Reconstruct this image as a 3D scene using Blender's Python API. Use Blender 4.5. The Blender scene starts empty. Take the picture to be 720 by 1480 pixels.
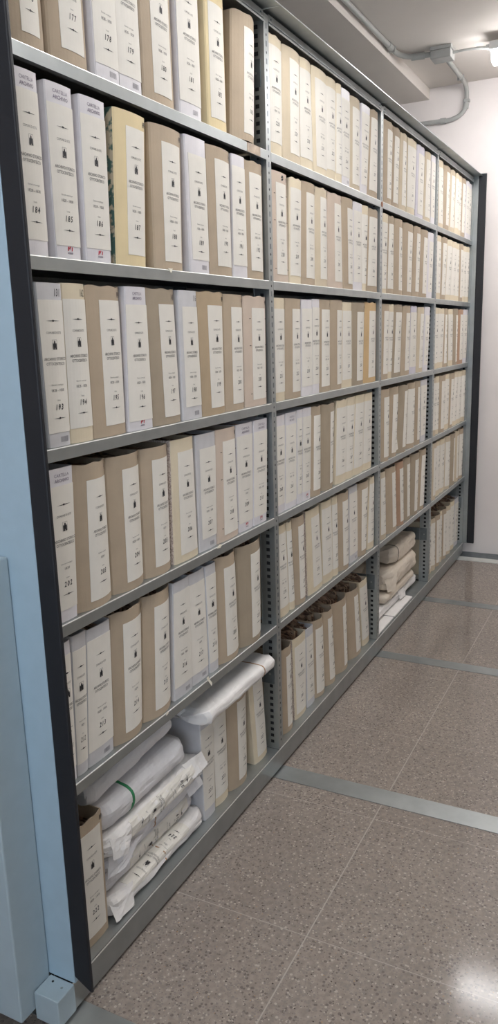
import bpy, math, random
from mathutils import Vector, Matrix, noise

sc = bpy.context.scene
COL = sc.collection
# ------------------------------------------------------------------ data
CELLS=[
(1,1,[('B',-1.1246,-1.0205,-1.1246,-1.0205,(0.3, 0.83),''),('B',-1.0083,-0.882,-1.0083,-0.882,(0.25, 0.88),''),('W',-0.8589,-0.7685,-0.8589,-0.7685,None,'b'),('W',-0.767,-0.6728,-0.767,-0.6728,None,'b'),('B',-0.6654,-0.5239,-0.6654,-0.5239,(0.26, 0.88),''),('W',-0.5031,-0.3894,-0.5031,-0.3894,None,'b'),('Y',-0.3489,-0.2396,-0.3489,-0.2396,(0.12, 0.9),''),('B',-0.2062,-0.053,-0.1817,-0.0323,(0.32, 0.9),'')]),
(1,2,[('W',-1.1367,-1.0614,-1.1273,-1.0561,None,'t'),('W',-1.0401,-0.9565,-1.0363,-0.9499,None,'tr'),('W',-0.9362,-0.8431,-0.9246,-0.8325,None,'tr'),('G',-0.8242,-0.6992,-0.8017,-0.6704,(0.33, 0.94),''),('B',-0.6574,-0.5214,-0.6512,-0.504,(0.28, 0.92),''),('W',-0.4862,-0.3796,-0.4897,-0.3786,(0.12, 0.99),'b'),('B',-0.3762,-0.2364,-0.3765,-0.2332,(0.28, 0.95),''),('W',-0.2352,-0.139,-0.2248,-0.1412,None,''),('B',-0.1363,-0.0112,-0.1373,-0.008,(0.2, 0.88),'')]),
(1,3,[('S',-1.1109,-1.0403,-1.1133,-1.0311,None,'b131'),('C',-1.0376,-0.9536,-1.0285,-0.95,None,'h162'),('B',-0.9521,-0.819,-0.9494,-0.8152,(0.32, 0.96),''),('W',-0.8157,-0.7073,-0.7981,-0.7085,None,'tr'),('D',-0.7067,-0.5597,-0.7079,-0.5689,(0.36, 0.96),'h148'),('S',-0.5577,-0.4514,-0.5544,-0.4588,(0.15, 0.98),'bh116'),('K',-0.4492,-0.3077,-0.4582,-0.2997,(0.31, 0.92),''),('B',-0.3071,-0.1787,-0.2991,-0.1732,(0.31, 0.97),''),('P',-0.1746,-0.0145,-0.1706,-0.008,(0.3, 0.92),'s')]),
(1,4,[('W',-1.1256,-1.059,-1.1231,-1.036,None,'t'),('B',-1.0576,-0.915,-1.0354,-0.9087,(0.28, 0.94),''),('B',-0.9134,-0.7719,-0.9071,-0.7635,(0.32, 0.94),''),('B',-0.7701,-0.6391,-0.7629,-0.6281,(0.27, 0.92),''),('A',-0.63,-0.4972,-0.6198,-0.5021,(0.23, 0.95),''),('S',-0.4921,-0.3865,-0.4885,-0.3715,(0.15, 0.99),'b'),('P',-0.3843,-0.2434,-0.3704,-0.2457,(0.27, 0.95),'s'),('W',-0.2397,-0.1391,-0.2375,-0.1217,None,'tr'),('W',-0.1365,-0.0354,-0.1178,-0.0125,None,'tr')]),
(1,5,[('W',-1.1407,-1.1037,-1.131,-1.0886,None,''),('S',-1.1011,-1.0613,-1.0836,-1.0301,None,''),('S',-1.0593,-0.9545,-1.0281,-0.9345,None,'b'),('B',-0.9516,-0.8179,-0.9309,-0.7878,(0.27, 0.93),''),('B',-0.8154,-0.6699,-0.787,-0.6492,(0.28, 0.94),''),('S',-0.668,-0.5629,-0.6447,-0.5573,None,'b'),('S',-0.5619,-0.461,-0.5563,-0.4647,None,'b'),('S',-0.4599,-0.4043,-0.4636,-0.3996,None,''),('B',-0.3997,-0.2463,-0.3974,-0.2537,(0.27, 0.9),''),('D',-0.2457,-0.084,-0.25,-0.0712,(0.36, 0.95),'')]),
(1,6,[('B',-1.1148,-1.0101,-1.1062,-1.0043,(0.08, 0.88),'n'),('S',-0.5033,-0.4323,-0.5081,-0.4233,None,''),('C',-0.424,-0.3336,-0.4203,-0.3322,None,''),('B',-0.328,-0.1885,-0.329,-0.1783,(0.34, 0.95),''),('C',-0.1354,-0.0317,-0.1688,-0.0607,(0.2, 0.97),'')]),
(2,1,[('C',0.0478,0.1471,0.0384,0.1543,None,''),('E',0.1499,0.2985,0.1557,0.3009,(0.3, 0.9),''),('C',0.2991,0.4198,0.3015,0.3993,None,''),('C',0.4204,0.5509,0.404,0.5467,(0.15, 0.98),''),('C',0.5514,0.6474,0.5484,0.6511,None,''),('C',0.648,0.7104,0.6529,0.703,None,''),('W',0.711,0.8001,0.7049,0.8018,None,'b'),('E',0.8007,0.9358,0.8058,0.9321,(0.2, 0.92),''),('W',0.938,1.0098,0.9429,1.0517,None,''),('B',1.0144,1.172,1.0586,1.172,(0.15, 0.92),'')]),
(2,2,[('P',0.0431,0.1817,0.0449,0.1766,(0.25, 0.87),'sx'),('C',0.1888,0.2899,0.2011,0.3037,(0.05, 0.95),''),('B',0.2914,0.4293,0.3042,0.4344,(0.27, 0.93),''),('E',0.4299,0.553,0.436,0.551,(0.28, 0.93),''),('P',0.5583,0.7275,0.5631,0.7085,(0.38, 0.92),''),('B',0.7315,0.8458,0.7091,0.8427,(0.35, 0.95),''),('W',0.8479,0.9589,0.8467,0.9547,None,''),('C',0.9594,1.0042,0.9553,1.0373,None,''),('B',1.0048,1.172,1.0378,1.172,(0.1, 0.85),'')]),
(2,3,[('C',0.046,0.1346,0.0427,0.1441,None,''),('B',0.139,0.2775,0.1484,0.2864,(0.33, 0.93),''),('W',0.2807,0.3887,0.291,0.3894,None,''),('W',0.3893,0.4553,0.39,0.4649,None,''),('B',0.4588,0.579,0.47,0.5821,(0.15, 0.93),''),('B',0.5848,0.7079,0.5827,0.7196,(0.4, 0.97),''),('C',0.71,0.8309,0.7202,0.8261,None,''),('D',0.8315,0.9836,0.8325,1.0029,(0.3, 0.88),''),('O',0.9906,1.172,1.0098,1.172,(0.3, 0.9),'')]),
(2,4,[('W',0.0401,0.1179,0.0502,0.1348,None,''),('W',0.121,0.2254,0.1408,0.2352,None,'t'),('W',0.2303,0.2752,0.2384,0.2903,None,''),('W',0.2768,0.356,0.2919,0.3747,None,'r'),('B',0.3613,0.4762,0.3799,0.4817,(0.18, 0.95),''),('D',0.4838,0.6171,0.4872,0.6452,(0.45, 0.96),''),('C',0.6375,0.7648,0.6552,0.7871,None,''),('C',0.7654,0.8591,0.7877,0.8872,None,''),('C',0.8614,0.9897,0.894,1.0167,None,''),('C',0.9903,1.1185,1.0216,1.1292,None,'')]),
(2,5,[('C',0.0547,0.1573,0.0489,0.1349,None,''),('C',0.1579,0.2094,0.1395,0.1843,None,''),('B',0.2145,0.3169,0.1922,0.3113,(0.28, 0.95),''),('A',0.3381,0.496,0.3198,0.4577,(0.3, 0.97),''),('C',0.5019,0.6163,0.4891,0.601,None,''),('C',0.6169,0.6835,0.605,0.6699,None,''),('B',0.6899,0.8163,0.6719,0.8111,(0.25, 0.92),''),('S',0.8231,0.9339,0.8155,0.9229,None,'b'),('B',0.9345,1.0663,0.9299,1.1018,(0.25, 0.9),''),('C',1.0715,1.172,1.1069,1.172,None,'')]),
(2,6,[('B',0.0919,0.2121,0.0851,0.2061,(0.35, 0.98),'n'),('A',0.2307,0.3445,0.2142,0.3447,(0.1, 0.97),'n'),('S',0.3517,0.4313,0.3465,0.4182,None,'n'),('B',0.4369,0.5622,0.4255,0.5409,(0.15, 0.95),'n'),('B',0.5682,0.6894,0.5415,0.6451,(0.25, 0.97),'n'),('B',0.6937,0.862,0.6554,0.8392,(0.45, 0.95),'n'),('B',0.8737,1.0575,0.8437,0.9966,(0.35, 0.93),'n'),('C',1.0652,1.1701,1.0088,1.1245,None,'n')]),
(3,1,[('B',1.2516,1.3739,1.2448,1.393,(0.3, 0.92),''),('B',1.3744,1.4945,1.3936,1.513,(0.2, 0.97),''),('E',1.4951,1.6276,1.5177,1.6281,(0.25, 0.95),''),('C',1.6351,1.7827,1.6454,1.8052,None,''),('L',1.7961,1.9494,1.8159,1.9659,(0.2, 0.98),''),('E',1.9523,2.1043,1.9832,2.0928,(0.15, 0.97),''),('W',2.1049,2.192,2.0989,2.192,None,'')]),
(3,2,[('C',1.2242,1.3068,1.2166,1.33,(0.1, 0.95),''),('B',1.3074,1.4309,1.3346,1.427,(0.12, 0.93),''),('B',1.4315,1.5805,1.4341,1.5684,(0.4, 0.98),''),('B',1.5883,1.7545,1.5861,1.7768,(0.35, 0.95),''),('B',1.7551,1.8917,1.7796,1.9132,(0.28, 0.93),''),('B',1.8923,2.0497,1.9191,2.0642,(0.28, 0.93),''),('W',2.056,2.1718,2.0704,2.192,(0.2, 0.98),'')]),
(3,3,[('B',1.2325,1.3501,1.2443,1.3651,(0.22, 0.97),''),('C',1.3507,1.4101,1.3674,1.4414,None,''),('D',1.415,1.5715,1.4487,1.5997,(0.2, 0.96),''),('B',1.5793,1.7365,1.6049,1.7475,(0.3, 0.97),''),('L',1.7371,1.8659,1.7531,1.8699,None,''),('E',1.8718,2.0025,1.8963,2.0204,(0.25, 0.97),''),('W',2.0088,2.1141,2.0329,2.1478,(0.15, 0.98),'')]),
(3,4,[('B',1.2445,1.3919,1.2345,1.3978,(0.25, 0.92),''),('B',1.3925,1.5311,1.4123,1.5609,(0.22, 0.98),'p'),('D',1.5317,1.7125,1.5791,1.7363,(0.35, 0.97),''),('B',1.7131,1.8663,1.7419,1.8628,(0.05, 0.95),''),('B',1.8669,1.989,1.8716,1.9775,(0.3, 0.93),''),('S',2.0047,2.1079,1.993,2.1302,None,'')]),
(3,5,[('E',1.2451,1.3801,1.2355,1.3483,(0.2, 0.9),''),('B',1.3807,1.5743,1.3603,1.5312,(0.35, 0.97),''),('R',1.5797,1.6958,1.5417,1.6709,(0.25, 0.93),''),('D',1.7015,1.8267,1.6792,1.8131,(0.3, 0.96),''),('D',1.8273,1.974,1.8278,2.0047,(0.3, 0.95),''),('B',1.9746,2.1201,2.011,2.1474,(0.2, 0.92),'')]),
(4,1,[('C',2.2687,2.3951,2.2488,2.3737,(0.1, 0.95),''),('B',2.4021,2.5427,2.394,2.5554,(0.3, 0.97),''),('E',2.5433,2.6833,2.5627,2.6854,(0.15, 0.95),''),('C',2.6839,2.8029,2.6893,2.7706,None,''),('C',2.8035,2.8564,2.7712,2.8626,None,''),('B',2.857,2.9925,2.8667,2.9959,(0.2, 0.97),''),('W',2.9931,3.0674,3.0001,3.0826,None,''),('W',3.068,3.172,3.0869,3.172,None,'')]),
(4,2,[('C',2.2509,2.3668,2.2519,2.3721,None,''),('B',2.3673,2.4919,2.388,2.5224,(0.15, 0.9),''),('C',2.4925,2.6235,2.5292,2.6611,None,''),('C',2.6241,2.7583,2.6646,2.7667,None,''),('C',2.7588,2.864,2.7704,2.8536,None,''),('B',2.8645,2.974,2.8613,2.9716,(0.2, 0.95),''),('C',2.9745,3.0712,2.9721,3.0741,None,''),('C',3.0718,3.172,3.0747,3.172,None,'')]),
(4,3,[('C',2.2478,2.3349,2.2536,2.3467,None,''),('C',2.3355,2.4804,2.35,2.5,None,''),('B',2.481,2.6026,2.5036,2.5765,(0.2, 0.9),''),('C',2.6222,2.7425,2.5913,2.7168,None,''),('D',2.7507,2.8766,2.7246,2.877,(0.4, 0.95),''),('R',2.8772,3.0442,2.8812,3.0251,(0.25, 0.9),''),('W',3.0448,3.1596,3.0338,3.172,None,'')]),
(4,4,[('E',2.263,2.3464,2.2637,2.3379,None,''),('C',2.347,2.4288,2.3385,2.425,None,''),('B',2.4325,2.5668,2.4357,2.5818,(0.2, 0.93),''),('C',2.5674,2.6958,2.5856,2.6967,None,''),('B',2.6964,2.7893,2.7046,2.8452,(0.2, 0.95),''),('C',2.7899,2.9245,2.8494,2.9502,None,''),('C',2.9251,3.057,2.9545,3.0679,None,''),('E',3.0576,3.172,3.0724,3.172,None,'')]),
(4,5,[('E',2.257,2.401,2.252,2.4116,(0.3, 0.95),''),('C',2.4016,2.5217,2.4151,2.5007,None,''),('C',2.5223,2.6316,2.5079,2.6304,None,''),('E',2.6322,2.7749,2.6342,2.7745,(0.1, 0.95),''),('D',2.7755,2.9122,2.7865,2.9095,(0.4, 0.92),''),('E',2.9128,3.0467,2.9137,3.0378,(0.3, 0.95),''),('B',3.0473,3.1681,3.0422,3.172,(0.1, 0.93),'')]),
(4,6,[('C',2.3256,2.4143,2.3094,2.3987,None,'n'),('E',2.4148,2.5096,2.4021,2.4774,None,'n'),('B',2.5101,2.6409,2.4843,2.6273,(0.2, 0.95),'n'),('C',2.6415,2.6886,2.6279,2.6718,None,'n'),('B',2.6924,2.8213,2.6792,2.7976,(0.2, 0.95),'n'),('E',2.8219,2.9525,2.7982,2.9293,(0.1, 0.98),'n'),('C',2.953,3.0644,2.9334,3.0546,None,'n'),('S',3.0649,3.172,3.0589,3.172,None,'n')]),
]

SHELF_Z = [2.1856, 1.7872, 1.3853, .9844, .5835, .0857]
BOX_H = .351
FRONT_Y = [.006, .006, .007, .010, .014, .032]
BAY = {1: (-1.200, 0.0), 2: (0.034, 1.180), 3: (1.214, 2.200), 4: (2.234, 3.178)}

# ------------------------------------------------------------------ materials
def ramp_noise(nt, scale, c0, c1, detail=3, p0=.35, p1=.65, coord='Object', rough=.5):
    tc = nt.nodes.new('ShaderNodeTexCoord'); n = nt.nodes.new('ShaderNodeTexNoise')
    n.inputs['Scale'].default_value = scale; n.inputs['Detail'].default_value = detail
    n.inputs['Roughness'].default_value = rough
    nt.links.new(tc.outputs[coord], n.inputs['Vector'])
    r = nt.nodes.new('ShaderNodeValToRGB')
    r.color_ramp.elements[0].position = p0; r.color_ramp.elements[0].color = (*c0, 1)
    r.color_ramp.elements[1].position = p1; r.color_ramp.elements[1].color = (*c1, 1)
    nt.links.new(n.outputs['Fac'], r.inputs['Fac'])
    return n, r

def lin(c):
    return tuple((v/255/12.92) if v/255 <= .04045 else ((v/255+.055)/1.055)**2.4 for v in c)

MATS = {}
def mat(name, rgb, rough=.7, metal=0., scale=25., var=.07, bump=.0, bscale=200., jitter=0., spec=.5, detail=3):
    m = bpy.data.materials.new(name); m.use_nodes = True; nt = m.node_tree
    b = nt.nodes['Principled BSDF']
    c = lin(rgb)
    n, r = ramp_noise(nt, scale, tuple(v*(1-var) for v in c), tuple(min(1, v*(1+var)) for v in c), detail)
    out = r.outputs['Color']
    if jitter:
        oi = nt.nodes.new('ShaderNodeObjectInfo'); mr = nt.nodes.new('ShaderNodeMapRange')
        mr.inputs['To Min'].default_value = 1-jitter; mr.inputs['To Max'].default_value = 1+jitter*.6
        nt.links.new(oi.outputs['Random'], mr.inputs['Value'])
        hs = nt.nodes.new('ShaderNodeHueSaturation')
        nt.links.new(mr.outputs['Result'], hs.inputs['Value']); nt.links.new(out, hs.inputs['Color'])
        out = hs.outputs['Color']
    nt.links.new(out, b.inputs['Base Color'])
    b.inputs['Roughness'].default_value = rough; b.inputs['Metallic'].default_value = metal
    b.inputs['Specular IOR Level'].default_value = spec
    if bump:
        n2 = nt.nodes.new('ShaderNodeTexNoise'); n2.inputs['Scale'].default_value = bscale
        tc = nt.nodes.new('ShaderNodeTexCoord'); nt.links.new(tc.outputs['Object'], n2.inputs['Vector'])
        bp = nt.nodes.new('ShaderNodeBump'); bp.inputs['Strength'].default_value = bump
        bp.inputs['Distance'].default_value = .002
        nt.links.new(n2.outputs['Fac'], bp.inputs['Height']); nt.links.new(bp.outputs['Normal'], b.inputs['Normal'])
    MATS[name] = m
    return m

mat('paper_label', (231, 227, 218), .75, var=.02, jitter=.03)
mat('white_board', (221, 218, 221), .45, var=.03, jitter=.03)
mat('grey_board', (205, 204, 206), .5, var=.04, jitter=.03)
mat('lilac_board', (205, 201, 212), .5, var=.03)
mat('brown_board', (182, 165, 143), .8, var=.05, scale=12, bump=.15, jitter=.06)
mat('dark_board', (168, 154, 134), .8, var=.05, scale=12, bump=.15, jitter=.05)
mat('warm_board', (180, 160, 132), .8, var=.05, scale=12, bump=.15)
mat('beige_board', (206, 192, 168), .8, var=.05, scale=12, bump=.1, jitter=.05)
mat('cream_board', (222, 209, 183), .75, var=.05, scale=10, jitter=.04)
mat('yellow_board', (224, 206, 164), .75, var=.05, scale=10)
mat('ochre_board', (204, 174, 130), .75, var=.07, scale=8)
mat('pink_board', (206, 189, 173), .8, var=.04, scale=14, jitter=.03)
mat('red_board', (178, 146, 122), .8, var=.06, scale=12)
mat('ink_dark', (38, 38, 42), .6, var=.05)
mat('ink_grey', (92, 90, 90), .6, var=.05)
mat('ink_lilac', (120, 110, 128), .6, var=.05)
mat('ink_red', (190, 40, 60), .6, var=.05)
mat('ink_barcode', (140, 138, 144), .6, var=.05)
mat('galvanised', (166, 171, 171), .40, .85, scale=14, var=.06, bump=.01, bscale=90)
mat('galvanised_edge', (224, 226, 222), .45, .6, scale=14, var=.04)  # bare-metal edges, lightened so the colour carries their highlight line; also one rail
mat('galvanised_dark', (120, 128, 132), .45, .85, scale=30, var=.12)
mat('hole_dark', (22, 24, 28), .8, var=.05)
mat('rubber_black', (24, 26, 32), .55, var=.08)
mat('painted_blue', (164, 187, 201), .45, var=.02, bump=.05, bscale=700)
mat('painted_blue_grey', (166, 183, 191), .45, var=.02, bump=.05, bscale=700)
mat('pipe_grey', (168, 169, 166), .5, var=.03)
mat('wall_white', (236, 229, 226), .9, var=.015, scale=6, bump=.25, bscale=260)
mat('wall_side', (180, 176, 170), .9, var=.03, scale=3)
mat('ceiling_paint', (226, 219, 212), .92, var=.015, scale=5, bump=.25, bscale=220)
mat('lamp_body', (222, 222, 220), .5, var=.02)
mat('wrap_paper', (232, 229, 226), .6, var=.04, scale=9, bump=.3, bscale=26, detail=6)
mat('tissue_paper', (220, 219, 221), .6, var=.05, scale=9, bump=.35, bscale=22, detail=6)
mat('cream_wrap', (224, 212, 196), .6, var=.05, scale=9, bump=.35, bscale=22, detail=6)
mat('green_band', (40, 128, 82), .6, var=.05)
mat('twine', (166, 128, 92), .8, var=.1, scale=100)
mat('dark_twine', (60, 58, 52), .8, var=.1, scale=100)
mat('scrap_paper', (238, 232, 216), .7, var=.04)
mat('tape', (176, 156, 134), .25, var=.2, scale=30)
mat('rust', (150, 104, 80), .8, var=.1)
mat('teal_cloth', (70, 150, 158), .8, var=.1)

def marbled(name, c0, c1, scale):
    m = bpy.data.materials.new(name); m.use_nodes = True; nt = m.node_tree
    n, r = ramp_noise(nt, scale, lin(c0), lin(c1), 4, .46, .54)
    nt.links.new(r.outputs['Color'], nt.nodes['Principled BSDF'].inputs['Base Color'])
    nt.nodes['Principled BSDF'].inputs['Roughness'].default_value = .5
    MATS[name] = m
marbled('green_marbled', (62, 92, 84), (176, 164, 140), 45)
marbled('speckled_board', (188, 170, 160), (228, 216, 206), 260)
marbled('document_paper', (120, 96, 80), (184, 158, 132), 38)
marbled('document_dark', (92, 70, 58), (156, 126, 104), 50)

def m_floor():
    m = bpy.data.materials.new('terrazzo_tile'); m.use_nodes = True; nt = m.node_tree
    N, L = nt.nodes.new, nt.links.new
    b = nt.nodes['Principled BSDF']
    geo = N('ShaderNodeNewGeometry')
    n, base = ramp_noise(nt, 60, lin((136, 126, 118)), lin((152, 142, 133)), 4, .35, .65)
    cl, cloud = ramp_noise(nt, 2.2, (.9, .9, .9), (1.06, 1.06, 1.06), 3, .35, .7)
    mul = N('ShaderNodeMix'); mul.data_type = 'RGBA'; mul.blend_type = 'MULTIPLY'; mul.inputs[0].default_value = 1
    L(base.outputs['Color'], mul.inputs[6]); L(cloud.outputs['Color'], mul.inputs[7])
    cur = mul.outputs[2]
    for sc_, col, thr, off in ((95, (112, 103, 98), .22, 0), (90, (172, 162, 151), .18, 5), (70, (80, 72, 68), .09, 11), (62, (190, 182, 170), .05, 13), (60, (160, 132, 104), .06, 17), (140, (132, 124, 118), .26, 23)):
        mp = N('ShaderNodeMapping'); mp.inputs['Location'].default_value = (off, off*.7, 0)
        L(geo.outputs['Position'], mp.inputs['Vector'])
        v = N('ShaderNodeTexVoronoi'); v.inputs['Scale'].default_value = sc_; v.inputs['Randomness'].default_value = 1
        L(mp.outputs['Vector'], v.inputs['Vector'])
        lt = N('ShaderNodeMath'); lt.operation = 'LESS_THAN'
        wn = N('ShaderNodeSeparateColor'); L(v.outputs['Color'], wn.inputs[0])
        sz = N('ShaderNodeMath'); sz.operation = 'MULTIPLY'; sz.inputs[1].default_value = thr*2
        L(wn.outputs[0], sz.inputs[0])
        L(v.outputs['Distance'], lt.inputs[0]); L(sz.outputs[0], lt.inputs[1])
        mx = N('ShaderNodeMix'); mx.data_type = 'RGBA'
        L(lt.outputs[0], mx.inputs[0]); L(cur, mx.inputs[6]); mx.inputs[7].default_value = (*lin(col), 1)
        cur = mx.outputs[2]
    # grout lines, 0.585 m grid
    sx = N('ShaderNodeSeparateXYZ'); L(geo.outputs['Position'], sx.inputs[0])
    masks = []
    for ax, off in (('X', .145), ('Y', .417)):
        a = N('ShaderNodeMath'); a.operation = 'ADD'; a.inputs[1].default_value = off; L(sx.outputs[ax], a.inputs[0])
        p = N('ShaderNodeMath'); p.operation = 'PINGPONG'; p.inputs[1].default_value = .2925; L(a.outputs[0], p.inputs[0])
        q = N('ShaderNodeMath'); q.operation = 'LESS_THAN'; q.inputs[1].default_value = .0012 if ax == 'X' else .0018; L(p.outputs[0], q.inputs[0])
        masks.append(q)
    mxm = N('ShaderNodeMath'); mxm.operation = 'MAXIMUM'; L(masks[0].outputs[0], mxm.inputs[0]); L(masks[1].outputs[0], mxm.inputs[1])
    mx = N('ShaderNodeMix'); mx.data_type = 'RGBA'
    L(mxm.outputs[0], mx.inputs[0]); L(cur, mx.inputs[6]); mx.inputs[7].default_value = (*lin((168, 160, 151)), 1)
    L(mx.outputs[2], b.inputs['Base Color'])
    b.inputs['Roughness'].default_value = .12
    b.inputs['Specular IOR Level'].default_value = .3
    MATS['terrazzo_tile'] = m
m_floor()

def m_emit(name, col, s):
    m = bpy.data.materials.new(name); m.use_nodes = True; nt = m.node_tree
    b = nt.nodes['Principled BSDF']; b.inputs['Base Color'].default_value = (.9, .9, .9, 1)
    b.inputs['Emission Color'].default_value = (*col, 1); b.inputs['Emission Strength'].default_value = s
    MATS[name] = m
m_emit('cool_fill_glow', (.72, .88, 1.1), 4.5)  # cool fill glow for the added window behind the camera
m_emit('lamp_glow', (1.0, .985, .985), 38.0)

# ------------------------------------------------------------------ mesh helpers
class MB:
    def __init__(s): s.v = []; s.f = []; s.m = []
    def add(s, vs, fs, mi=0):
        o = len(s.v); s.v += [tuple(v) for v in vs]; s.f += [tuple(i+o for i in f) for f in fs]; s.m += [mi]*len(fs)
    def box(s, x0, x1, y0, y1, z0, z1, mi=0):
        s.add([(x0,y0,z0),(x1,y0,z0),(x1,y1,z0),(x0,y1,z0),(x0,y0,z1),(x1,y0,z1),(x1,y1,z1),(x0,y1,z1)],
              [(0,3,2,1),(4,5,6,7),(0,1,5,4),(1,2,6,5),(2,3,7,6),(3,0,4,7)], mi)
    def grid(s, P, nu, nv, mi=0):      # P[j][i]
        s.add([P[j][i] for j in range(nv) for i in range(nu)],
              [(j*nu+i, j*nu+i+1, (j+1)*nu+i+1, (j+1)*nu+i) for j in range(nv-1) for i in range(nu-1)], mi)
    def prism_x(s, prof, x0, x1, mi=0):    # closed profile in (y, z) counter-clockwise seen from -x
        n = len(prof)
        s.add([(x0, y, z) for y, z in prof]+[(x1, y, z) for y, z in prof],
              [(i, (i+1) % n, n+(i+1) % n, n+i) for i in range(n)]+[tuple(range(n-1, -1, -1)), tuple(range(n, 2*n))], mi)
    def tube(s, pts, r, n=10, mi=0):
        rings = []
        pts = [Vector(p) for p in pts]; up = None
        for i, p in enumerate(pts):
            d = (pts[min(i+1, len(pts)-1)]-pts[max(i-1, 0)]).normalized()
            if up is None: up = d.orthogonal().normalized()
            up = (up-d*up.dot(d)).normalized(); w = d.cross(up)
            rings.append([p+(up*math.cos(t)+w*math.sin(t))*r for t in [2*math.pi*k/n for k in range(n)]])
        vs = [v for rg in rings for v in rg]
        fs = [(a*n+k, a*n+(k+1) % n, (a+1)*n+(k+1) % n, (a+1)*n+k) for a in range(len(rings)-1) for k in range(n)]
        fs += [tuple(range(n-1, -1, -1)), tuple((len(rings)-1)*n+k for k in range(n))]
        s.add(vs, fs, mi)
    def build(s, name, mats, parent=None, bevel=0., smooth=False, loc=None):
        me = bpy.data.meshes.new(name); me.from_pydata(s.v, [], s.f)
        for m in (mats if isinstance(mats, (list, tuple)) else [mats]): me.materials.append(MATS[m])
        me.polygons.foreach_set('material_index', s.m)
        if smooth: me.polygons.foreach_set('use_smooth', [True]*len(s.f))
        me.update()
        o = bpy.data.objects.new(name, me); COL.objects.link(o)
        if parent is not None: o.parent = parent
        if loc is not None: o.location = loc
        if bevel:
            b = o.modifiers.new('bevel', 'BEVEL'); b.width = bevel; b.segments = 2; b.limit_method = 'ANGLE'; b.angle_limit = math.radians(40)
        return o

def thing(name, label, cat, loc=(0, 0, 0), group=None):
    o = bpy.data.objects.new(name, None); COL.objects.link(o); o.location = loc
    o.empty_display_size = .05
    o['label'] = label; o['category'] = cat
    if group: o['group'] = group
    return o
def tag(o, label, cat, group=None):
    o['label'] = label; o['category'] = cat
    if group: o['group'] = group
    return o
def struct(o): o['kind'] = 'structure'; return o

# ------------------------------------------------------------------ lettering
TXT = {}
def text2d(body, bold=0., res=2):
    """(verts, faces) of a line of lettering, cap height 1, centred on x, base at 0"""
    k = (body, bold)
    if k in TXT: return TXT[k]
    cu = bpy.data.curves.new('t', 'FONT'); cu.body = body; cu.size = 1; cu.resolution_u = res; cu.offset = bold
    ob = bpy.data.objects.new('t', cu); COL.objects.link(ob)
    dg = bpy.context.evaluated_depsgraph_get(); dg.update()
    me = bpy.data.meshes.new_from_object(ob.evaluated_get(dg))
    vs = [(v.co.x, v.co.y) for v in me.vertices]; fs = [tuple(p.vertices) for p in me.polygons]
    bpy.data.objects.remove(ob); bpy.data.curves.remove(cu); bpy.data.meshes.remove(me)
    h = .73
    x0 = min(v[0] for v in vs); x1 = max(v[0] for v in vs)
    TXT[k] = ([((x-(x0+x1)/2)/h, y/h) for x, y in vs], fs, (x1-x0)/h)
    return TXT[k]
DIG = {c: None for c in '0123456789'}
def number2d(s):
    vs, fs = [], []
    for i, c in enumerate(s):
        v, f, w = text2d(c, .022)
        o = len(vs); vs += [(x*.76+(i-(len(s)-1)/2)*.72, y) for x, y in v]; fs += [tuple(a+o for a in q) for q in f]
    return vs, fs, .70*len(s)

def place(dst, glyph, cx, cy, cap, width=None, slant=0., mi=0, squeeze=1.):
    vs, fs, w = glyph
    kx = cap*squeeze if width is None else width/w
    o = len(dst[0])
    dst[0].extend([(cx+x*kx+slant*y*cap, cy+y*cap-cap/2) for x, y in vs])
    dst[1].extend([tuple(a+o for a in q) for q in fs]); dst[2].extend([mi]*len(fs))

def poly(dst, pts, mi=0):
    o = len(dst[0]); dst[0].extend(pts); dst[1].append(tuple(range(o, o+len(pts)))); dst[2].append(mi)

def rule(dst, cy, w):
    poly(dst, [(-w/2, cy), (-w*.2, cy-.0007), (0, cy-.0009), (w*.2, cy-.0007), (w/2, cy), (w*.2, cy+.0007), (0, cy+.0009), (-w*.2, cy+.0007)])
    poly(dst, [(-.0045, cy), (0, cy-.0022), (.0045, cy), (0, cy+.0028)])

def crest(dst, cy):
    s = .0013
    # thin shield outline
    for a, b, c, d in ((-.0068, cy-.011, -.0062, cy+.010), (.0062, cy-.011, .0068, cy+.010), (-.0068, cy+.0094, .0068, cy+.010)):
        poly(dst, [(a, b), (c, b), (c, d), (a, d)], 1)
    # fortress with three towers, the middle one tallest
    poly(dst, [(-.0054, cy-.011), (-.0006, cy-.011), (-.0006, cy+.0010), (-.0054, cy+.0010)])
    poly(dst, [(.0006, cy-.011), (.0054, cy-.011), (.0054, cy+.0010), (.0006, cy+.0010)])
    poly(dst, [(-.0009, cy-.0070), (.0009, cy-.0070), (.0009, cy+.0040), (-.0009, cy+.0040)])
    for x in (-.0046, -.0024, .0024, .0046):
        poly(dst, [(x-.0008, cy+.0010), (x+.0008, cy+.0010), (x+.0008, cy+.0026), (x-.0008, cy+.0026)])
    poly(dst, [(-.0022, cy+.0010), (.0022, cy+.0010), (.0019, cy+.0070), (-.0019, cy+.0070)])
    poly(dst, [(-.0004, cy+.0070), (.0004, cy+.0070), (.0004, cy+.0088), (-.0004, cy+.0088)])

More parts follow.
